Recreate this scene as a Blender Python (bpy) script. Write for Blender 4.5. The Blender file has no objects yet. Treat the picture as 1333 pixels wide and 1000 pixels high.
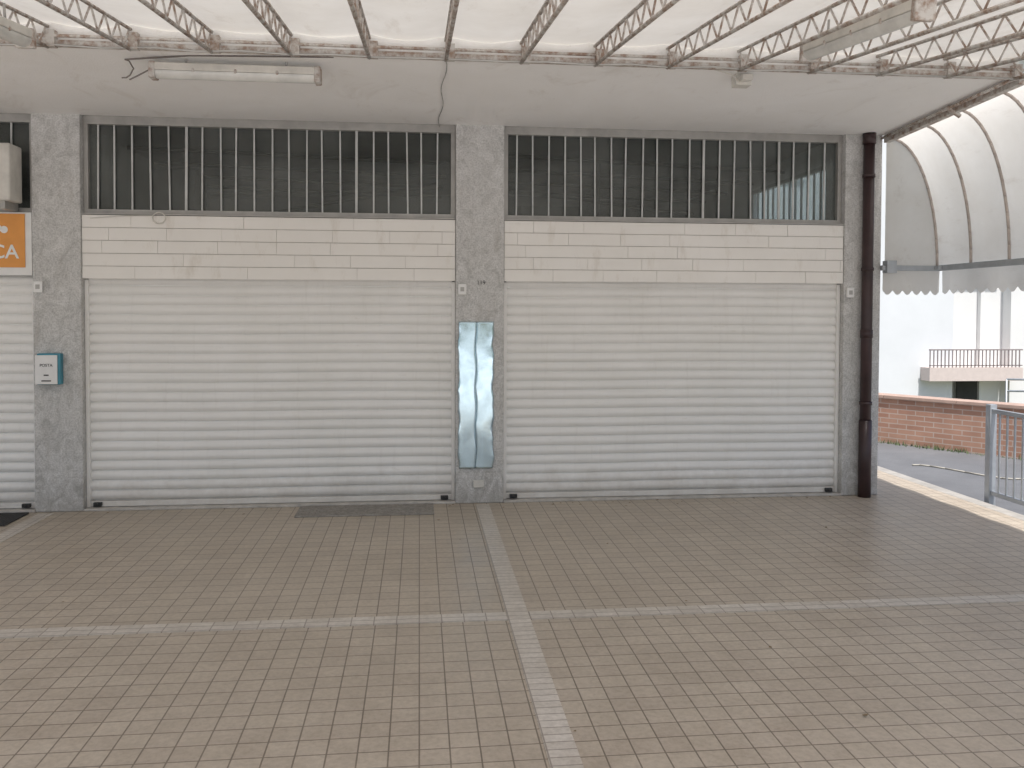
import bpy, bmesh, math, random
from mathutils import Vector, Matrix
random.seed(7)
scene = bpy.context.scene
COL = scene.collection
R = math.radians

# ------------------------------------------------------------------ helpers
def link(o, parent=None):
    COL.objects.link(o)
    if parent: o.parent = parent
    return o
def empty(name):
    e = bpy.data.objects.new(name, None); e.empty_display_size = .1
    return link(e)
class MB:
    def __init__(s): s.bm = bmesh.new()
    def box(s, x0,x1,y0,y1,z0,z1, m=0):
        v=[s.bm.verts.new(p) for p in [(x0,y0,z0),(x1,y0,z0),(x1,y1,z0),(x0,y1,z0),(x0,y0,z1),(x1,y0,z1),(x1,y1,z1),(x0,y1,z1)]]
        for f in [(0,3,2,1),(4,5,6,7),(0,1,5,4),(1,2,6,5),(2,3,7,6),(3,0,4,7)]:
            fc=s.bm.faces.new([v[i] for i in f]); fc.material_index=m
    def hexa(s, pts, m=0):
        v=[s.bm.verts.new(p) for p in pts]
        for f in [(0,3,2,1),(4,5,6,7),(0,1,5,4),(1,2,6,5),(2,3,7,6),(3,0,4,7)]:
            fc=s.bm.faces.new([v[i] for i in f]); fc.material_index=m
    def tube(s, p0,p1,r,seg=8,m=0,r2=None):
        p0=Vector(p0);p1=Vector(p1);d=p1-p0;L=d.length
        if L<1e-6: return
        q=d.to_track_quat('Z','Y').to_matrix().to_4x4()
        M=Matrix.Translation((p0+p1)/2)@q
        res=bmesh.ops.create_cone(s.bm,cap_ends=True,segments=seg,radius1=r,radius2=r if r2 is None else r2,depth=L,matrix=M)
        fs=set(f for v in res['verts'] for f in v.link_faces)
        for f in fs:
            f.material_index=m
            if len(f.verts)==4 and seg>5: f.smooth=True
    def path(s, pts, r, seg=6, m=0):
        for a,b in zip(pts[:-1],pts[1:]): s.tube(a,b,r,seg,m)
    def grid(s, fn, nu, nv, m=0, smooth=True):
        V=[[s.bm.verts.new(fn(i/nu,j/nv)) for j in range(nv+1)] for i in range(nu+1)]
        for i in range(nu):
            for j in range(nv):
                f=s.bm.faces.new([V[i][j],V[i+1][j],V[i+1][j+1],V[i][j+1]]); f.material_index=m; f.smooth=smooth
    def obj(s, name, mats, parent=None, bevel=0, loc=None):
        me=bpy.data.meshes.new(name); s.bm.normal_update(); s.bm.to_mesh(me); s.bm.free()
        o=bpy.data.objects.new(name,me)
        for m in (mats if isinstance(mats,(list,tuple)) else [mats]): me.materials.append(m)
        link(o,parent)
        if loc: o.location=loc
        if bevel:
            b=o.modifiers.new('bevel','BEVEL'); b.width=bevel; b.segments=2; b.limit_method='ANGLE'
        return o

def newmat(name):
    m=bpy.data.materials.new(name); m.use_nodes=True
    nt=m.node_tree; b=nt.nodes['Principled BSDF']
    return m,nt,b
def N(nt,t,**k):
    n=nt.nodes.new(t)
    for a,v in k.items():
        if a.startswith('i_'): n.inputs[a[2:].replace('_',' ')].default_value=v
        else: setattr(n,a,v)
    return n
def L(nt,a,b): nt.links.new(a,b)
def c4(c): return (c[0],c[1],c[2],1)
def ramp(nt, fac, stops):
    r=N(nt,'ShaderNodeValToRGB'); e=r.color_ramp.elements
    while len(e)<len(stops): e.new(.5)
    for i,(p,c) in enumerate(stops):
        e[i].position=p; e[i].color=c4(c) if not isinstance(c,(int,float)) else (c,c,c,1)
    L(nt,fac,r.inputs[0]); return r.outputs[0]
def noise(nt, scale, detail=4, rough=.6, vec=None, dist=0):
    n=N(nt,'ShaderNodeTexNoise'); n.inputs['Scale'].default_value=scale; n.inputs['Detail'].default_value=detail
    n.inputs['Roughness'].default_value=rough; n.inputs['Distortion'].default_value=dist
    if vec is None:
        tc=N(nt,'ShaderNodeTexCoord'); vec=tc.outputs['Object']
    L(nt,vec,n.inputs['Vector']); return n.outputs['Fac']
def scaled(nt, sc, src=None):
    tc=N(nt,'ShaderNodeTexCoord'); mp=N(nt,'ShaderNodeMapping'); mp.inputs['Scale'].default_value=sc
    L(nt,tc.outputs['Object'] if src is None else src,mp.inputs['Vector']); return mp.outputs['Vector']
def mix(nt, a,b,fac,mode='MIX'):
    m=N(nt,'ShaderNodeMix',data_type='RGBA',blend_type=mode)
    for s,v in ((0,fac),(6,a),(7,b)):
        if hasattr(v,'is_linked'): L(nt,v,m.inputs[s])
        else: m.inputs[s].default_value = v if s==0 else c4(v)
    return m.outputs[2]
def bump(nt,b,h,strength=.3,dist=.01):
    n=N(nt,'ShaderNodeBump'); n.inputs['Strength'].default_value=strength; n.inputs['Distance'].default_value=dist
    L(nt,h,n.inputs['Height']); L(nt,n.outputs[0],b.inputs['Normal'])
def simple(name,c,rough=.6,metal=0,var=.15,scale=6,bmp=0,bscale=80):
    m,nt,b=newmat(name)
    f=noise(nt,scale,5)
    col=ramp(nt,f,[(.3,[x*(1-var) for x in c]),(.7,[min(1,x*(1+var)) for x in c])])
    L(nt,col,b.inputs['Base Color']); b.inputs['Roughness'].default_value=rough; b.inputs['Metallic'].default_value=metal
    if bmp: bump(nt,b,noise(nt,bscale,4),bmp,.005)
    return m

# ------------------------------------------------------------------ materials
def mat_concrete():
    m,nt,b=newmat('rough_concrete')
    a=noise(nt,8,9,.75,scaled(nt,(1,1,.8)),1.6); f=noise(nt,70,6,.75)
    col=ramp(nt,a,[(.30,(.46,.458,.445)),(.5,(.66,.655,.64)),(.70,(.80,.795,.785))])
    col=mix(nt,col,ramp(nt,f,[(.38,.42),(.56,1.0)]),.55,'MULTIPLY')
    st=noise(nt,3,6,.65,scaled(nt,(3,3,.5)))
    col=mix(nt,col,(.36,.33,.29),ramp(nt,st,[(.56,0.0),(.8,.6)]))
    tc=N(nt,'ShaderNodeTexCoord'); sp=N(nt,'ShaderNodeSeparateXYZ'); L(nt,tc.outputs['Object'],sp.inputs[0])
    zz=N(nt,'ShaderNodeMath',operation='ADD'); L(nt,sp.outputs[2],zz.inputs[0]); L(nt,a,zz.inputs[1])
    col=mix(nt,col,(.34,.32,.29),ramp(nt,zz.outputs[0],[(.45,.6),(.85,0.0)]))
    L(nt,col,b.inputs['Base Color']); b.inputs['Roughness'].default_value=.9
    h=N(nt,'ShaderNodeMath',operation='ADD'); L(nt,a,h.inputs[0]); L(nt,f,h.inputs[1]); bump(nt,b,h.outputs[0],.5,.010)
    return m
def mat_shutter():
    m,nt,b=newmat('shutter_paint')
    a=noise(nt,2.2,5,.6); s=noise(nt,9,5,.7,scaled(nt,(.7,1,3.))); vs=noise(nt,5,5,.7,scaled(nt,(4,1,.35)))
    col=ramp(nt,a,[(.3,(.86,.85,.82)),(.7,(.91,.90,.88))])
    col=mix(nt,col,(.58,.54,.48),ramp(nt,s,[(.62,0.0),(.80,.42)]))
    col=mix(nt,col,(.70,.68,.64),ramp(nt,vs,[(.55,0.0),(.78,.30)]))
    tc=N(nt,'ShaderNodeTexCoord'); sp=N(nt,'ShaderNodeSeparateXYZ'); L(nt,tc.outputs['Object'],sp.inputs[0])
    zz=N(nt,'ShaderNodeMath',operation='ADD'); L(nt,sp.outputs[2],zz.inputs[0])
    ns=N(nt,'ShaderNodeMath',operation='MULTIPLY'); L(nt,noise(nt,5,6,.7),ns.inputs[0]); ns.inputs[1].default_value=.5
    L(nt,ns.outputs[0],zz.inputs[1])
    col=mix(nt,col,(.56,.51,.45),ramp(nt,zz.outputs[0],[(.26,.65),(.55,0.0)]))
    L(nt,col,b.inputs['Base Color']); b.inputs['Roughness'].default_value=.42
    return m
def mat_plank():
    m,nt,b=newmat('plank_paint')
    a=noise(nt,1.5,4); s=noise(nt,7,6,.7,scaled(nt,(1,1,.35)))
    col=ramp(nt,a,[(.3,(.84,.815,.77)),(.7,(.90,.88,.84))])
    col=mix(nt,col,(.56,.49,.39),ramp(nt,s,[(.56,0.0),(.8,.5)]))
    L(nt,col,b.inputs['Base Color']); b.inputs['Roughness'].default_value=.5
    return m
def mat_stucco():
    m,nt,b=newmat('stucco_ceiling')
    a=noise(nt,1.1,7,.65,None,.5); f=noise(nt,60,5,.7)
    col=ramp(nt,a,[(.3,(.90,.89,.87)),(.65,(.95,.945,.935))])
    s=noise(nt,2.4,9,.75,scaled(nt,(1,.5,1)),.8)
    col=mix(nt,col,(.62,.57,.51),ramp(nt,s,[(.56,0.0),(.80,.6)]))
    sp=noise(nt,26,5,.8); col=mix(nt,col,(.5,.45,.4),ramp(nt,sp,[(.64,0.0),(.74,.5)]))
    L(nt,col,b.inputs['Base Color']); b.inputs['Roughness'].default_value=.95; bump(nt,b,f,.5,.008)
    return m
def mat_tiles(name, c1,c2,cm,w,h,offset=0.0,mort=.004):
    m,nt,b=newmat(name)
    tc=N(nt,'ShaderNodeTexCoord')
    br=N(nt,'ShaderNodeTexBrick'); br.offset=offset; br.squash=1
    br.inputs['Scale'].default_value=1; br.inputs['Brick Width'].default_value=w; br.inputs['Row Height'].default_value=h
    br.inputs['Mortar Size'].default_value=mort; br.inputs['Mortar Smooth'].default_value=.3; br.inputs['Bias'].default_value=0
    br.inputs['Color1'].default_value=c4(c1); br.inputs['Color2'].default_value=c4(c2); br.inputs['Mortar'].default_value=c4(cm)
    L(nt,tc.outputs['Object'],br.inputs['Vector'])
    big=noise(nt,.7,7,.7); fine=noise(nt,34,5,.7); mid=noise(nt,4,7,.75)
    col=mix(nt,br.outputs['Color'],ramp(nt,big,[(.3,(.82,.80,.775)),(.7,(1,1,1))]),.9,'MULTIPLY')
    col=mix(nt,col,ramp(nt,mid,[(.35,(.78,.76,.735)),(.62,(1,1,1))]),.7,'MULTIPLY')
    col=mix(nt,col,ramp(nt,fine,[(.3,(.74,.73,.72)),(.6,(1,1,1))]),.7,'MULTIPLY')
    L(nt,col,b.inputs['Base Color'])
    rr=ramp(nt,mid,[(.3,.32),(.7,.52)]); L(nt,rr,b.inputs['Roughness'])
    inv=N(nt,'ShaderNodeMath',operation='SUBTRACT'); inv.inputs[0].default_value=1; L(nt,br.outputs['Fac'],inv.inputs[1])
    hh=N(nt,'ShaderNodeMath',operation='MULTIPLY_ADD'); L(nt,fine,hh.inputs[0]); hh.inputs[1].default_value=.5; L(nt,inv.outputs[0],hh.inputs[2])
    bump(nt,b,hh.outputs[0],.4,.003)
    return m
def mat_canvas(name,fac):
    m,nt,b=newmat(name)
    a=noise(nt,1.6,6,.65); s=noise(nt,5,6,.7,scaled(nt,(1,.3,1)))
    col=ramp(nt,a,[(.3,(.76,.73,.67)),(.7,(.86,.84,.79))])
    col=mix(nt,col,(.54,.48,.40),ramp(nt,s,[(.56,0.0),(.82,.65)]))
    L(nt,col,b.inputs['Base Color']); b.inputs['Roughness'].default_value=.8
    t=N(nt,'ShaderNodeBsdfTranslucent'); L(nt,col,t.inputs['Color'])
    mx=N(nt,'ShaderNodeMixShader'); mx.inputs[0].default_value=fac
    L(nt,b.outputs[0],mx.inputs[1]); L(nt,t.outputs[0],mx.inputs[2])
    L(nt,mx.outputs[0],nt.nodes['Material Output'].inputs['Surface'])
    return m
def mat_rusty(name='rusty_white_steel',c=(.60,.58,.55)):
    m,nt,b=newmat(name)
    a=noise(nt,14,6,.7)
    col=ramp(nt,a,[(.42,c),(.62,(.30,.21,.16))])
    L(nt,col,b.inputs['Base Color']); b.inputs['Roughness'].default_value=.65
    return m
def mat_glass():
    m,nt,b=newmat('window_glass')
    nt.nodes.remove(b)
    tr=N(nt,'ShaderNodeBsdfTransparent'); tr.inputs[0].default_value=(.66,.70,.68,1)
    gl=N(nt,'ShaderNodeBsdfGlossy'); gl.inputs['Roughness'].default_value=.14; gl.inputs['Color'].default_value=(.8,.82,.81,1)
    df=N(nt,'ShaderNodeBsdfDiffuse'); df.inputs[0].default_value=(.36,.37,.36,1)
    m1=N(nt,'ShaderNodeMixShader'); m1.inputs[0].default_value=.05; L(nt,tr.outputs[0],m1.inputs[1]); L(nt,gl.outputs[0],m1.inputs[2])
    m2=N(nt,'ShaderNodeMixShader'); L(nt,ramp(nt,noise(nt,1.0,5),[(.35,.03),(.7,.28)]),m2.inputs[0])
    L(nt,m1.outputs[0],m2.inputs[1]); L(nt,df.outputs[0],m2.inputs[2])
    L(nt,m2.outputs[0],nt.nodes['Material Output'].inputs['Surface'])
    return m
def mat_frosted():
    m,nt,b=newmat('frosted_pane')
    t=N(nt,'ShaderNodeBsdfTranslucent'); t.inputs[0].default_value=(.9,.93,.95,1)
    tp=N(nt,'ShaderNodeBsdfTransparent'); tp.inputs[0].default_value=(.95,.97,1,1)
    mx=N(nt,'ShaderNodeMixShader'); mx.inputs[0].default_value=.75; L(nt,t.outputs[0],mx.inputs[1]); L(nt,tp.outputs[0],mx.inputs[2])
    L(nt,mx.outputs[0],nt.nodes['Material Output'].inputs['Surface'])
    return m
def mat_foil():
    m,nt,b=newmat('dull_mirror_sheet')
    b.inputs['Base Color'].default_value=(.66,.85,.95,1); b.inputs['Metallic'].default_value=1
    L(nt,ramp(nt,noise(nt,5,6,.7),[(.35,.10),(.7,.26)]),b.inputs['Roughness'])
    bump(nt,b,noise(nt,6,3,.5),.12,.01)
    return m
def mat_brick():
    m,nt,b=newmat('red_brick')
    tc=N(nt,'ShaderNodeTexCoord'); sp=N(nt,'ShaderNodeSeparateXYZ'); cb=N(nt,'ShaderNodeCombineXYZ')
    L(nt,tc.outputs['Object'],sp.inputs[0]); L(nt,sp.outputs[0],cb.inputs[0]); L(nt,sp.outputs[2],cb.inputs[1])
    br=N(nt,'ShaderNodeTexBrick'); L(nt,cb.outputs[0],br.inputs['Vector'])
    br.inputs['Scale'].default_value=1; br.inputs['Brick Width'].default_value=.25; br.inputs['Row Height'].default_value=.07
    br.inputs['Mortar Size'].default_value=.007
    br.inputs['Color1'].default_value=(.54,.32,.23,1); br.inputs['Color2'].default_value=(.44,.24,.17,1); br.inputs['Mortar'].default_value=(.58,.47,.40,1)
    col=mix(nt,br.outputs['Color'],ramp(nt,noise(nt,3,6),[(.3,(.75,.75,.75)),(.7,(1,1,1))]),.8,'MULTIPLY')
    L(nt,col,b.inputs['Base Color']); b.inputs['Roughness'].default_value=.9
    return m
def mat_asphalt():
    m,nt,b=newmat('asphalt')
    col=ramp(nt,noise(nt,.8,8,.7),[(.3,(.13,.135,.145)),(.7,(.21,.215,.225))])
    col=mix(nt,col,ramp(nt,noise(nt,90,3),[(.3,.6),(.7,1.)]),.6,'MULTIPLY')
    L(nt,col,b.inputs['Base Color']); b.inputs['Roughness'].default_value=.85
    return m

CONC=mat_concrete(); SHUT=mat_shutter(); PLANK=mat_plank(); STUC=mat_stucco()
CANV=mat_canvas('awning_canvas',.235); CANS=mat_canvas('awning_side_canvas',.55); RUST=mat_rusty()
GLASS=mat_glass(); FROST=mat_frosted(); FOIL=mat_foil(); BRICK=mat_brick(); ASPH=mat_asphalt()
TILE=mat_tiles('floor_tiles',(.605,.53,.43),(.56,.485,.395),(.27,.225,.175),.125,.125)
LINE=mat_tiles('pale_tiles',(.76,.71,.64),(.68,.63,.56),(.42,.37,.32),.13,.0625)
FRAME=simple('aluminium_frame',(.42,.41,.39),.45,.3)
BARM=simple('bar_aluminium',(.54,.55,.54),.4,.1)
GALV=simple('galvanised_steel',(.45,.48,.51),.45,.5)
DARK=simple('dark_rubber',(.05,.05,.05),.8)
MATG=simple('grey_doormat',(.32,.30,.27),.95,0,.25,30,.6,200)
PIPE=simple('brown_painted_steel',(.045,.024,.025),.4,0,.35,5)
WHITE=simple('white_plastic',(.82,.82,.81),.4,0,.05)
OLDW=simple('aged_plastic',(.66,.64,.59),.45,0,.15)
TEAL=simple('teal_plastic',(.06,.27,.36),.4)
ORNG=simple('orange_sign',(.78,.33,.07),.4,0,.06)
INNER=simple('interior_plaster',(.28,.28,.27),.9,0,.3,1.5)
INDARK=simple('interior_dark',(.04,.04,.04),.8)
RENDER=simple('white_render',(.80,.80,.79),.9,0,.04,.6)
BLUEW=simple('pale_blue_render',(.76,.78,.80),.9,0,.04,.6)
SILL=simple('stone_sill',(.52,.49,.45),.7,0,.25,8,.3)
KERB=simple('kerb_stone',(.38,.36,.33),.8,0,.2,6,.3)
BOUNCE=simple('pale_bounce_paving',(.70,.68,.655),.85,0,.10,1.5,.3)  # kept very pale so the unseen forecourt throws more light back
EARTH=simple('low_ground',(.14,.15,.10),.95,0,.3,.2)
GRASSM=simple('grass_blades',(.10,.14,.06),.8,0,.4,8)
BLK=simple('black_paint',(.03,.03,.03),.6)

# ------------------------------------------------------------------ ground
g=MB()
S=700
g.hexa([(-S,-S,-4.2),(S,-S,-4.2),(S,S,-4.2),(-S,S,-4.2),(-S,-S,-3.9),(S,-S,-3.9),(S,S,-3.9),(-S,S,-3.9)],1)
poly=[(-80,-60),(41,-60),(41.0,-37.9),(4.95,14.18),(-80,14.18)]
top=[g.bm.verts.new((x,y,-.08)) for x,y in poly]; bot=[g.bm.verts.new((x,y,-3.95)) for x,y in poly]
g.bm.faces.new(top)
for i in range(5):
    f=g.bm.faces.new([top[i],bot[i],bot[(i+1)%5],top[(i+1)%5]])
g.obj('ground',[ASPH,EARTH])
p=MB(); p.box(-14,5.2,1.0,14,-.2,0); pav=p.obj('pavement',TILE)
p=MB(); p.box(-30,16,-22,.86,-.2,-.002); p.obj('forecourt_bounce',BOUNCE)  # unseen ground behind the camera, added to bounce light onto shutters and ceiling
pl=empty('pavement_border')
k=MB(); k.box(5.2,5.34,1.0,14,-.2,.002); k.box(-14,5.34,.86,1.0,-.2,.0025); k.obj('kerb',KERB,pl,.006)
q=MB(); q.box(.515,.645,1.0,7.93,.0,.004); q.box(-3.335,-3.205,1.0,7.93,0,.004)
q.box(-14,.512,4.93,5.06,0,.0045); q.box(.648,5.19,4.93,5.06,0,.004)
q.obj('pale_tile_courses',LINE,pl)

# ------------------------------------------------------------------ shop building
YF=8.0
def pillar(x0,x1):
    m=MB()
    m.box(x0,x1,YF,YF+.42,0,3.53)
    o=m.obj('concrete_pillar',CONC,None,.008); return o
pillar(-3.39,-2.98); pillar(.335,.786); pillar(4.115,4.49); pillar(-7.15,-6.74)

b=empty('shop_building')
s=MB(); s.box(-7.2,4.49,YF+.42,13.2,3.535,3.75); s.obj('roof_ceiling',INNER,b)
s=MB(); s.box(-7.2,4.49,YF+.02,8.5,3.80,4.6); s.obj('upper_wall',STUC,b)
s=MB(); s.box(-7.2,4.2,13.0,13.2,0,3.53); s.obj('back_wall',INNER,b)
s=MB(); s.box(-7.2,-7.16,8.43,13.0,0,3.53); s.obj('left_wall',INNER,b)
s=MB(); s.box(-3.3,-3.1,8.43,13.0,0,3.53); s.obj('partition_wall',INNER,b)
s=MB(); s.box(.45,.65,8.9,13.0,0,3.0); s.obj('partition_wall_low',INNER,b)
s=MB() # right side wall with a high window
s.box(4.13,4.2,8.43,13.0,0,2.6); s.box(4.13,4.2,8.43,13.0,3.27,3.53); s.box(4.13,4.2,10.35,13.0,2.601,3.269)
s.obj('side_wall',STUC,b)
s=MB(); s.box(4.16,4.165,8.43,10.35,2.6,3.27); s.obj('side_window_pane',FROST,b)
s=MB()
for i in range(13): s.box(4.10,4.12,8.5+i*.15,8.515+i*.15,2.6,3.27)
s.box(4.09,4.127,8.43,10.35,3.25,3.29); s.obj('side_window_bars',BARM,b)
s=MB(); s.box(-7.2,4.12,8.45,13,.0,.01); s.obj('interior_floor',INDARK,b)
s=MB()
s.box(-2.75,-2.3,9.2,9.7,2.3,3.25); s.box(-1.6,-.3,10.5,11,1.5,2.95); s.box(1.2,1.9,10.2,10.6,1.5,3.05)
for a in range(4):
    s.tube((-2.9,9.0+a*.9,3.42),(.3,9.2+a*.9,3.36),.02,6); s.tube((.9,9.0+a*.9,3.42),(4.1,9.4+a*.9,3.38),.02,6)
s.tube((-2.2,9.4,3.0),(.2,9.6,3.12),.025,6); s.tube((-1.5,9.1,2.8),(.2,10.3,3.3),.02,6); s.tube((1.,9.3,3.1),(3.0,9.2,2.86),.02,6); s.tube((2,9.6,2.8),(2,9.6,3.5),.03,6)
s.obj('interior_ducts',INDARK,b)

def bay(x0,x1,ai=False):
    t=empty('transom_window')
    zt,zb=3.50,2.66; y=YF+.07
    m=MB()
    m.box(x0+.002,x1-.002,y,y+.06,zt-.045,zt+.03); m.box(x0+.002,x1-.002,y,y+.06,zb,zb+.04)
    m.box(x0+.002,x0+.042,y+.001,y+.059,zb+.04,zt-.045); m.box(x1-.042,x1-.002,y+.001,y+.059,zb+.04,zt-.045)
    m.obj('frame',FRAME,t,.003)
    m=MB(); m.box(x0+.04,x1-.04,y+.05,y+.055,zb+.03,zt-.04); m.obj('glass',GLASS,t)
    m=MB(); x=x0+.12
    while x<x1-.08:
        w=.007 if random.random()<.8 else .011
        dx=random.uniform(-.010,.010); ox=random.uniform(-.012,.012)
        if random.random()>.06:
            m.hexa([(x+ox-w+dx,y+.022,zb+.04),(x+ox+w+dx,y+.022,zb+.04),(x+ox+w+dx,y+.035,zb+.04),(x+ox-w+dx,y+.035,zb+.04),
                (x+ox-w,y+.022,zt-.045),(x+ox+w,y+.022,zt-.045),(x+ox+w,y+.035,zt-.045),(x+ox-w,y+.035,zt-.045)])
        x+=.152
    m.obj('vertical_bars',BARM,t)
    if not ai:
        f=empty('plank_fascia')
        m=MB(); rows=5; z0,z1=2.075,2.645; h=(z1-z0)/rows
        m.box(x0+.004,x1-.004,YF+.035,YF+.09,z0+.004,z1-.004,1)
        for r in range(rows):
            x=x0+.003-random.uniform(0,.4); 
            while x<x1-.01:
                w=random.choice([.48,.5,.52,.98]); a=max(x,x0+.003); e=min(x+w,x1-.003)
                if e-a>.02:
                    d=random.uniform(0,.005)
                    m.box(a+.0014,e-.0014,YF+.016+d,YF+.034,z0+r*h+.0025,z0+(r+1)*h-.0025)
                x+=w
        m.obj('planks',[PLANK,SILL],f)
        m=MB(); m.box(x0+.003,x1-.003,YF+.005,YF+.06,2.648,2.658); m.obj('drip_edge',FRAME,f)
    sh=empty('roller_shutter')
    m=MB(); prof=[]; pitch=.0885; z=.07
    while z<2.10:
        prof.append((YF+.120,z)); prof.append((YF+.120,z+.010))
        for k in range(9):
            t_=k/8; prof.append((YF+.108-.018*math.sin(math.pi*(.08+.84*t_)),z+.013+(pitch-.016)*t_))
        z+=pitch
    V=[]
    nx=24
    ph=random.uniform(0,6)
    for (yy,zz) in prof:
        V.append([m.bm.verts.new((x0+.03+(x1-x0-.06)*i/nx, yy+.004*math.sin(i*.55+ph)*math.sin(zz*2+ph)+random.uniform(-.0006,.0006), zz+.0025*math.sin(i*.35+ph))) for i in range(nx+1)])
    for a in range(len(V)-1):
        for i in range(nx):
            fc=m.bm.faces.new([V[a][i],V[a][i+1],V[a+1][i+1],V[a+1][i]]); fc.smooth=True
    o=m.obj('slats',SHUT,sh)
    m=MB(); m.box(x0+.035,x1-.035,YF+.08,YF+.125,.022,.07); m.box(x0+.04,x1-.04,YF+.07,YF+.08,.024,.036)
    m.obj('bottom_bar',SHUT,sh,.003)
    m=MB(); m.box(x0+.002,x0+.034,YF+.07,YF+.14,.02,2.07); m.box(x1-.034,x1-.002,YF+.07,YF+.14,.02,2.07)
    m.obj('guide_rails',SHUT,sh,.002)
    m=MB()
    for xx in (x0+.1,x1-.1):
        m.box(xx-.035,xx+.035,YF+.045,YF+.08,.03,.065); m.tube((xx,YF+.03,.05),(xx,YF+.05,.05),.010,10)
    m.obj('locks',BLK,sh,.004)
    m=MB(); m.box(x0+.002,x1-.002,YF-.005,YF+.4,0.0,.02); m.obj('threshold',SILL,sh,.004)
bay(-2.98,.335); bay(.786,4.115); bay(-6.74,-3.39,True)
w=MB(); pts=[(-2.31+.055*math.cos(a),YF-.0,2.62+.05*math.sin(a)) for a in [i*math.pi/8 for i in range(17)]]
w.path(pts,.006,6); w.path([(-2.9,YF+.006,2.61),(-2.6,YF+.0,2.635),(-2.36,YF,2.64)],.004,5)
w.obj('hanging_wire_loop',OLDW)

# orange shop sign + AC unit (left bay)
sg=empty('shop_sign')
m=MB(); m.box(-5.9,-3.395,YF+.01,YF+.05,2.10,2.655); m.obj('panel_backing',WHITE,sg,.004)
m=MB(); m.box(-5.7,-3.45,YF+.0,YF+.009,2.17,2.64); m.obj('orange_panel',ORNG,sg)
def text(body,x,z,y,size,mat,name,parent=None,align='RIGHT',ext=.001):
    c=bpy.data.curves.new(name,'FONT'); c.body=body; c.size=size; c.align_x=align; c.extrude=ext; c.offset=.002 if size>.1 else 0
    o=bpy.data.objects.new(name,c); c.materials.append(mat); link(o,parent)
    o.location=(x,y,z); o.rotation_euler=(R(90),0,0); return o
text('BIBLIOTECA',-3.50,2.25,YF-.002,.17,WHITE,'lettering',sg)
m=MB()
for i in range(3): m.tube((-3.62-.045*i,YF-.004-.001*i,2.50+.012*(i%2)),(-3.62-.045*i,YF-.001,2.50+.012*(i%2)),.032-.004*i,14)
m.obj('emblem',WHITE,sg)
ac=empty('air_conditioner')
m=MB(); m.box(-4.25,-3.47,YF-.22,YF+.02,2.73,3.22); m.obj('casing',OLDW,ac,.015)
m=MB()
for i in range(10): m.box(-4.2,-3.75,YF-.226,YF-.221,2.78+i*.04,2.79+i*.04)
m.obj('grille',DARK,ac)
m=MB(); m.box(-4.2,-4.16,YF-.2,YF+.05,2.66,2.729); m.box(-3.56,-3.52,YF-.2,YF+.05,2.66,2.729); m.obj('brackets',FRAME,ac)

# pillar fittings
def plate(x,z,w=.075,h=.10):
    e=empty('number_plate')
    m=MB(); m.box(x-w/2,x+w/2,YF-.03,YF-.002,z-h/2,z+h/2); m.obj('plate',WHITE,e,.006)
    m=MB(); m.box(x-w/2+.02,x+w/2-.02,YF-.033,YF-.0305,z-.02,z+.02); m.obj('mark',FRAME,e)
plate(-3.335,2.0); plate(.395,2.0); plate(4.17,1.99)
text('119',.53,2.045,YF-.002,.055,BLK,'stencilled_number',None,'LEFT')
mb=empty('mailbox')
m=MB(); m.box(-3.335,-3.135,YF-.07,YF-.002,1.14,1.415); m.obj('box_body',TEAL,mb,.01)
m=MB(); m.box(-3.345,-3.158,YF-.082,YF-.071,1.145,1.40); m.obj('front_label',WHITE,mb,.004)
text('POSTA',-3.25,1.30,YF-.084,.035,BLK,'label_text',mb,'CENTER')
m=MB(); m.box(-3.29,-3.21,YF-.085,YF-.0825,1.17,1.18); m.box(-3.27,-3.23,YF-.085,YF-.0825,1.22,1.23); m.obj('keyhole',BLK,mb)
m=MB(); m.box(.50,.60,YF-.02,YF-.002,.15,.22); m.obj('socket_plate',OLDW,None,.004)

# dull mirror sheet on middle pillar: two vertical strips meeting at a wavy seam
fo=empty('reflective_metal_sheet')
def seam(z): return .525+.006*math.sin(z*16)
def strip(left):
    m=MB()
    def f(u,v):
        z=.33+1.37*v
        if left: a=.362-.004*math.sin(z*14)-.003*math.sin(z*31); e=seam(z)-.0015
        else: a=seam(z)+.0015; e=.687+.006*math.sin(z*15+1)+.004*math.sin(z*33)
        x=a+(e-a)*u
        y=YF-.014-.0012*math.sin(u*3.0)*math.sin(z*9+(0 if left else 1.5))-.004*math.sin(u*math.pi)
        return (x,y,z)
    m.grid(f,8,90); o=m.obj('mirror_strip',FOIL,fo)
    sm=o.modifiers.new('t','SOLIDIFY'); sm.thickness=.002
strip(True); strip(False)

# downpipe
dp=empty('downpipe')
m=MB(); m.tube((4.315,YF-.07,.10),(4.315,YF-.07,3.52),.052,20); m.tube((4.315,YF-.07,1.55),(4.315,YF-.07,1.63),.058,20)
m.tube((4.315,YF-.07,.0),(4.315,YF-.07,.75),.060,20); m.tube((4.315,YF-.07,3.42),(4.315,YF-.07,3.52),.062,20)
m.obj('pipe',PIPE,dp)
m=MB()
for z in (.9,2.2,3.1): m.tube((4.315,YF-.07,z),(4.315,YF-.07,z+.03),.06,20); m.box(4.30,4.33,YF-.03,YF,z,z+.03)
m.obj('brackets',PIPE,dp)

# doormats
def mat_(x0,x1,y0,y1,mt):
    m=MB(); m.box(x0,x1,y0,y1,.001,.014); 
    for i in range(int((x1-x0)/.03)): m.box(x0+.01+i*.03,x0+.022+i*.03,y0+.02,y1-.02,.0141,.018)
    m.obj('doormat',mt,None,.003)
mat_(-1.08,.13,7.58,7.97,MATG); mat_(-4.9,-3.42,7.5,7.95,DARK)
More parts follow.
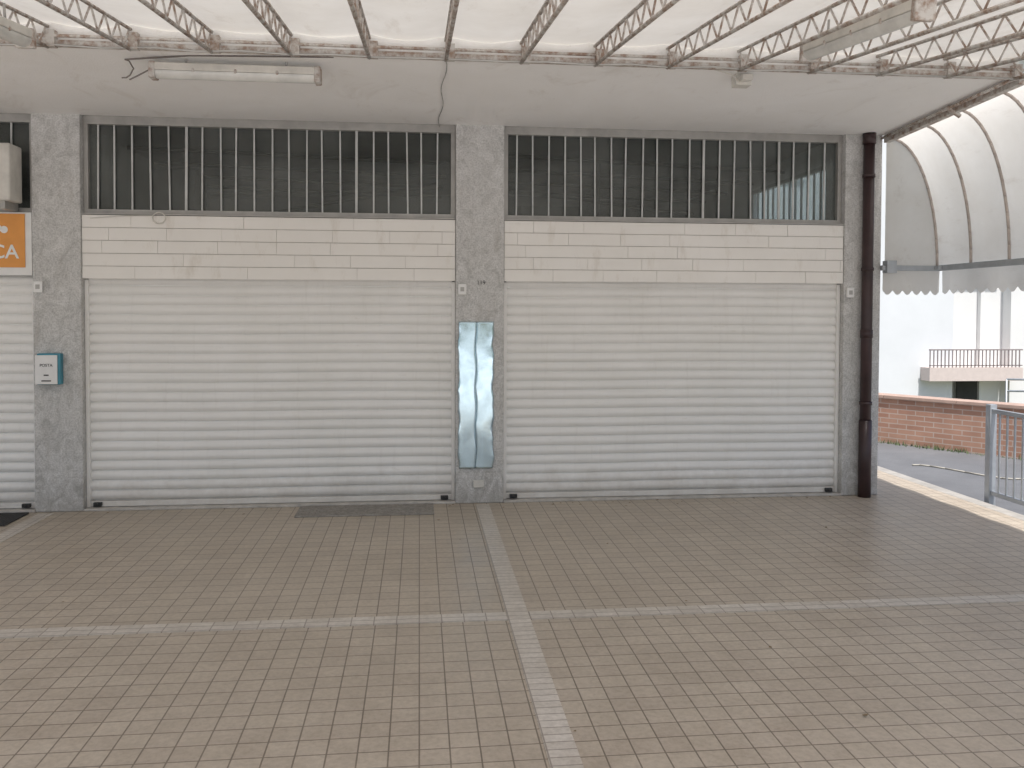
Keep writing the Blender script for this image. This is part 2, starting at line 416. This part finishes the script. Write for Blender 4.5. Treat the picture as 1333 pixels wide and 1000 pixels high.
# a few dry leaves and scraps along the thresholds
lf=MB()
for i in range(46):
    x=random.uniform(-3,4.4); y=7.96-abs(random.gauss(0,.12)) if random.random()<.75 else random.uniform(3.5,7.8)
    r=random.uniform(.006,.017); a0=random.uniform(0,6.28); h=.0062
    v=[lf.bm.verts.new((x+r*math.cos(a0+k)*(1 if k%2 else .6),y+r*math.sin(a0+k)*.8,h+random.uniform(0,.006))) for k in (0,1.3,2.6,3.9,5.1)]
    lf.bm.faces.new(v)
lf.obj('fallen_leaves',simple('dry_leaf',(.26,.19,.11),.8,0,.4,9))

# ------------------------------------------------------------------ porch slab (overhang)
sl=empty('porch_slab')
YR=6.1
def zs(y): return 3.52+.04*(8-y)
m=MB(); m.hexa([(-10,YR,zs(YR)),(4.5,YR,zs(YR)),(4.5,8.0,zs(8)),(-10,8.0,zs(8)),(-10,YR,3.79),(4.5,YR,3.79),(4.5,8.0,3.79),(-10,8.0,3.79)])
m.obj('slab',STUC,sl)
m=MB(); m.box(-7.2,4.49,8.0,8.42,3.531,3.755); m.obj('lintel',STUC,sl)
m=MB(); pts=[(.185+.015*math.sin(i*.9),YR+.05+i*(1.9/14),zs(YR+i*1.9/14)-.012) for i in range(15)]
m.path(pts,.004,6); m.obj('ceiling_cable',FRAME,sl)
m=MB(); m.box(2.36,2.48,6.28,6.38,3.50,zs(6.3)); m.box(2.38,2.46,6.2,6.28,3.52,3.56); m.path([(2.40,6.3,3.52),(2.3,6.22,3.56),(2.1,6.12,3.57)],.006,5)
m.obj('junction_box',OLDW,sl,.006)

# ------------------------------------------------------------------ canvas awning
aw=empty('canvas_awning')
XR=4.5; YE=1.5
def zc(y): return 3.72-.12*(YR-y)
xs0=.185; sp=.53
def canopy(u,v):
    x=-8.2+(XR+8.2)*u; y=YE+(YR+.02-YE)*v
    ph=(x-xs0)/sp; sag=-.030*abs(math.sin(math.pi*ph))
    return (x,y,zc(y)+sag+.006*math.sin(y*5+x)+.004*math.sin(x*9+y*3))
m=MB(); m.grid(canopy,150,30); m.obj('canvas_roof',CANV,aw)
m=MB()
for i in range(-15,9):
    x=xs0+i*sp
    if x>XR-.05: continue
    dpt=.135
    a=lambda y,d: (x,y,zc(y)-.03-d)
    m.tube(a(YR-.01,0),a(YE+.1,0),.013,6); m.tube(a(YR-.01,dpt),a(YE+.1,dpt),.014,6)
    y=YR-.03; up=True
    while y>YE+.25:
        y2=y-.115
        m.tube(a(y,0 if up else dpt),a(y2,dpt if up else 0),.007,5); up=not up; y=y2
m.obj('lattice_trusses',RUST,aw)
m=MB(); zr=zs(YR)-.03
m.box(-9.5,XR+.03,YR-.035,YR+.005,zr-.012,zr+.028)
m.tube((-9.5,YR-.05,zr+.05),(XR,YR-.05,zr+.05),.012,8)
for i in range(-18,9):
    x=xs0+i*sp+.03
    m.box(x-.03,x+.03,YR-.06,YR-.001,zr-.02,zr+.09)
m.obj('front_rail',RUST,aw)
m=MB(); pts=[(-9+i*.3,YR-.055,zr-.005-.018*abs(math.sin(i*1.7))) for i in range(46)]
m.path(pts,.007,5); m.obj('rail_cables',FRAME,aw)
def ztop(y): return zs(y)-.0 if y>YR else zc(y)
m=MB()
m.hexa([(XR+.003,YR,zs(YR)-.07),(XR+.06,YR,zs(YR)-.07),(XR+.06,8.0,zs(8)-.07),(XR+.003,8.0,zs(8)-.07),(XR+.003,YR,zs(YR)+.01),(XR+.06,YR,zs(YR)+.01),(XR+.06,8.0,zs(8)+.01),(XR+.003,8.0,zs(8)+.01)])
m.hexa([(XR+.003,YE,zc(YE)-.07),(XR+.06,YE,zc(YE)-.07),(XR+.06,YR-.07,zc(YR)-.07),(XR+.003,YR-.07,zc(YR)-.07),(XR+.003,YE,zc(YE)+.01),(XR+.06,YE,zc(YE)+.01),(XR+.06,YR-.07,zc(YR)+.01),(XR+.003,YR-.07,zc(YR)+.01)])
m.tube((XR-.03,YR,zs(YR)-.03),(XR-.03,7.98,zs(8)-.03),.014,8); m.tube((XR-.06,6.9,zs(6.9)-.03),(XR+.06,6.9,zs(6.9)-.10),.02,8)
m.obj('end_beam',RUST,aw)
XB=5.06; ZB=2.24
def barrel_pt(y,a,off=0):
    zt=ztop(y)-.03
    return (XR+.05+(XB-XR-.05-off)*math.sin(a), y, ZB+(zt-ZB-off)*math.cos(a))
ribs=[7.97-i*.52 for i in range(13)]
def barrel(u,v):
    y=YE+(7.99-YE)*u; a=v*math.pi/2
    ph=(7.97-y)/.52; sag=.022*abs(math.sin(math.pi*ph))*math.sin(2*a)
    return barrel_pt(y,a,sag-.012)
m=MB(); m.grid(barrel,110,14); m.obj('canvas_side',CANS,aw)
m=MB()
for y in ribs:
    pts=[barrel_pt(y,i/14*math.pi/2,.004) for i in range(15)]
    m.path(pts,.013,8)
m.obj('curved_ribs',simple('rib_steel',(.50,.44,.40),.5,0,.2),aw)
def cap(u,v):
    a=v*math.pi/2; px,_,pz=barrel_pt(7.985,a); 
    return (XR+.02+(px-XR-.02)*u,7.985+.012*math.sin(u*4),pz)
m=MB(); m.grid(cap,8,16); m.obj('canvas_end',CANS,aw)
m=MB(); m.box(4.47,XB+.03,7.93,7.975,ZB-.035,ZB+.015); m.box(XB-.02,XB+.03,YE,7.929,ZB-.035,ZB+.02)
m.box(4.50,4.60,7.9,7.99,ZB-.06,ZB+.06); m.box(XB-.06,XB-.021,7.86,7.93,ZB-.03,ZB+.012)
m.obj('lower_rail',GALV,aw,.004)
def val_side(u,v):
    y=YE+(7.95-YE)*u; s_=.045*abs(math.sin(math.pi*(y)/.14)); h=.27-.045+s_
    return (XB+.036+.010*math.sin(y*9)*v,y,ZB+.01-h*v)
m=MB(); m.grid(val_side,420,5)
def val_end(u,v):
    x=4.50+(XB+.03-4.50)*u; s_=.045*abs(math.sin(math.pi*(x)/.10)); h=.27-.045+s_
    return (x,7.98+.010*math.sin(x*9)*v,ZB-.0-h*v)
m.grid(val_end,60,5); m.obj('scalloped_valance',CANS,aw)
m=MB()
for x in (-8,-5,4.4): m.tube((x,YE+.1,0),(x,YE+.1,zc(YE)-.16),.04,12)
m.tube((-8.2,YE+.1,zc(YE)-.16),(XR,YE+.1,zc(YE)-.16),.03,8)
m.obj('posts',RUST,aw)

# ------------------------------------------------------------------ fluorescent fixtures
DIFF=simple('diffuser_plastic',(.66,.66,.63),.25)
def fluo(p0,p1):
    e=empty('fluorescent_lamp')
    p0=Vector(p0);p1=Vector(p1);Ln=(p1-p0).length
    M=Matrix.Translation((p0+p1)/2)@(p1-p0).to_track_quat('X','Z').to_matrix().to_4x4()
    e.matrix_world=M
    h=Ln/2
    m=MB(); m.box(-h,h,-.05,.05,-.01,.045); m.obj('housing',OLDW,e,.008)
    m=MB()
    def dif(u,v):
        a=math.pi*v; return (-h+.03+(Ln-.06)*u,-.047*math.cos(a),-.012-.05*math.sin(a))
    m.grid(dif,12,10); m.obj('diffuser',DIFF,e)
    m=MB(); m.box(-h-.015,-h+.03,-.055,.055,-.065,.05); m.box(h-.03,h+.015,-.055,.055,-.065,.05)
    for i in (-.5,0,.5): m.box(i*h-.01,i*h+.01,-.056,.056,-.02,.01)
    m.obj('end_caps',RUST,e,.008)
    m=MB(); m.tube((-h*.6,0,.04),(-h*.6,0,.14),.008,6); m.tube((h*.6,0,.04),(h*.6,0,.14),.008,6); m.obj('hangers',FRAME,e)
fluo((-1.88,6.38,3.50),(-.72,6.38,3.50))
fluo((2.42,5.2,3.43),(2.42,3.95,3.27))
fluo((-2.33,5.45,3.42),(-2.33,4.2,3.26))
m=MB(); pts=[(-2.06+.0*i+.06*math.sin(i*.5),6.36,3.56-.02*i+.012*math.sin(i*2)) for i in range(8)]
m.path(pts,.005,5); m.path([(-2.06,6.36,3.56),(-1.6,6.3,3.585),(-.6,6.2,3.58)],.006,5); m.path([(-2.03,6.36,3.42),(-1.98,6.37,3.45),(-1.9,6.38,3.5)],.005,5)
m.obj('lamp_wiring',simple('grey_cable',(.14,.12,.11),.6))

# ------------------------------------------------------------------ metal fence at right
fe=empty('metal_fence')
m=MB(); xf=5.46
m.box(xf-.035,xf+.035,7.66,7.73,-.08,.92)
m.box(xf-.02,xf+.02,4.6,7.66,.84,.88); m.box(xf-.02,xf+.02,4.6,7.66,.05,.09)
y=7.57
while y>4.65: m.tube((xf,y,.09),(xf,y,.84),.011,8); y-=.105
m.box(xf-.035,xf+.035,4.53,4.6,-.08,.92)
m.obj('panel',GALV,fe,.004)

# ------------------------------------------------------------------ brick boundary wall
bw=empty('brick_wall'); bw.location=(6.63,11.76,0); bw.rotation_euler=(0,0,math.atan2(-.822,.569))
m=MB(); m.box(-2.9,22,0,.24,-.09,.56); m.obj('brickwork',BRICK,bw)
m=MB()
for i in range(25): m.box(-2.95+i,-2.955+i+1,-.03,.27,.562,.61)
m.obj('coping',simple('terracotta_coping',(.46,.33,.27),.8,0,.15),bw,.006)
gr=MB()
for i in range(2000):
    s_=random.uniform(-2.5,14); t_=abs(random.gauss(0,.06)); hgt=random.uniform(.02,.08)*(1 if math.sin(s_*3)+math.sin(s_*7.3)>-.1 else .25)
    ang=random.uniform(0,3.14); dx=.008*math.cos(ang); dy=.008*math.sin(ang)
    v=[gr.bm.verts.new(p_) for p_ in [(s_-dx,-t_-dy-.01,-.08),(s_+dx,-t_+dy-.01,-.08),(s_+random.uniform(-.03,.03),-t_-.01+random.uniform(-.03,.02),-.08+hgt)]]
    gr.bm.faces.new(v)
o=gr.obj('grass',GRASSM); o.location=bw.location; o.rotation_euler=bw.rotation_euler
m=MB(); pts=[(6.0+i*.09,9.9-.12*i+.16*math.sin(i*.8),-.068) for i in range(16)]
m.path(pts,.009,6); m.obj('garden_hose',simple('grey_hose',(.40,.38,.33),.6))

# ------------------------------------------------------------------ apartment block beyond
ab=empty('apartment_building')
m=MB(); m.box(8,20.3,30.9,42,-3.9,12); m.obj('blue_wing',BLUEW,ab)
m=MB(); m.box(20.305,34,31.6,42,-3.9,12)
m.box(20.32,20.5,31.35,31.598,-3.9,12); m.box(21.75,21.9,31.4,31.598,-3.9,12); m.box(22.8,34,31.1,31.598,-3.9,12)
m.obj('white_wing',RENDER,ab)
BALC=simple('balcony_paint',(.66,.57,.53),.8,0,.05); RAILP=simple('railing_paint',(.30,.26,.26),.5); DG=simple('door_glass',(.30,.32,.34),.15); PN=simple('pane',(.25,.3,.34),.15)
for fl in (0,1,2,3):
    z=-.78+fl*3.1
    if fl==0 or fl>1:
        m=MB(); m.box(19.0,22.75,30.3,31.59,z,z+.5); m.obj('balcony_slab',BALC,ab)
        m=MB(); m.box(19.0,22.75,30.32,30.38,z+1.15,z+1.20)
        x=19.02
        while x<22.75: m.box(x,x+.03,30.33,30.37,z+.5,z+1.15); x+=.15
        m.box(19.0,22.75,30.33,30.37,z+.56,z+.6)
        m.obj('balcony_railing',RAILP,ab)
    if fl: 
        m=MB(); m.box(20.7,21.6,31.55,31.595,z+.55,z+2.6); m.obj('balcony_door',DG,ab)
    for wx in (10,13,16,25,28,31):
        yy=30.9 if wx<20 else 31.1
        m=MB(); m.box(wx,wx+1.2,yy-.03,yy-.002,z+1.3,z+2.7); m.box(wx-.08,wx+1.28,yy-.08,yy-.031,z+1.2,z+1.28); m.obj('window',PN,ab)
m=MB(); m.box(20.75,21.6,31.3,31.35,-2.6,-.80); m.obj('basement_opening',INDARK,ab)
m=MB(); m.box(7.7,34.3,30,42.3,12,12.4); m.obj('roof',RENDER,ab)
hr=empty('handrail')
m=MB()
for z in (.0,.35): m.tube((17.5,24,z-.55),(24,22.6,z-.55),.03,6)
for i in range(8): m.tube((17.5+i*.92,24-i*.2,-3.9),(17.5+i*.92,24-i*.2,-.2),.025,6)
m.obj('rails',GALV,hr)

# ------------------------------------------------------------------ world, sun, camera
el=R(65); sv=Vector((.16,-1,0)).normalized()
w=bpy.data.worlds.new('World'); scene.world=w; w.use_nodes=True; nt=w.node_tree
sky=nt.nodes.new('ShaderNodeTexSky'); sky.sky_type='NISHITA'; sky.sun_disc=False
sky.sun_elevation=el; sky.sun_rotation=math.atan2(sv.x,sv.y)%(2*math.pi); sky.air_density=1; sky.dust_density=3
nt.links.new(sky.outputs[0],nt.nodes['Background'].inputs[0]); nt.nodes['Background'].inputs[1].default_value=.15
sd=bpy.data.lights.new('sun','SUN'); sd.energy=5; sd.angle=R(.5); sd.color=(1,.97,.935)
so=bpy.data.objects.new('sun',sd); link(so)
tow=Vector((sv.x*math.cos(el),sv.y*math.cos(el),math.sin(el)))
so.rotation_euler=tow.to_track_quat('Z','Y').to_euler(); so.location=(0,-10,20)

cam=bpy.data.cameras.new('camera'); co=bpy.data.objects.new('camera',cam); link(co)
cam.sensor_width=36; cam.lens=1120/1333*36; cam.clip_end=3000; cam.clip_start=.05
t=1.6
cam.shift_y=-(95-1120*math.tan(R(t)))/1333
M=Matrix.Translation((0,0,1.8))@Matrix.Rotation(R(-6.15),4,'Z')@Matrix.Rotation(R(90-t),4,'X')@Matrix.Rotation(R(.18),4,'Z')
co.matrix_world=M
scene.camera=co
scene.view_settings.view_transform='Standard'; scene.view_settings.look='None'; scene.view_settings.exposure=0
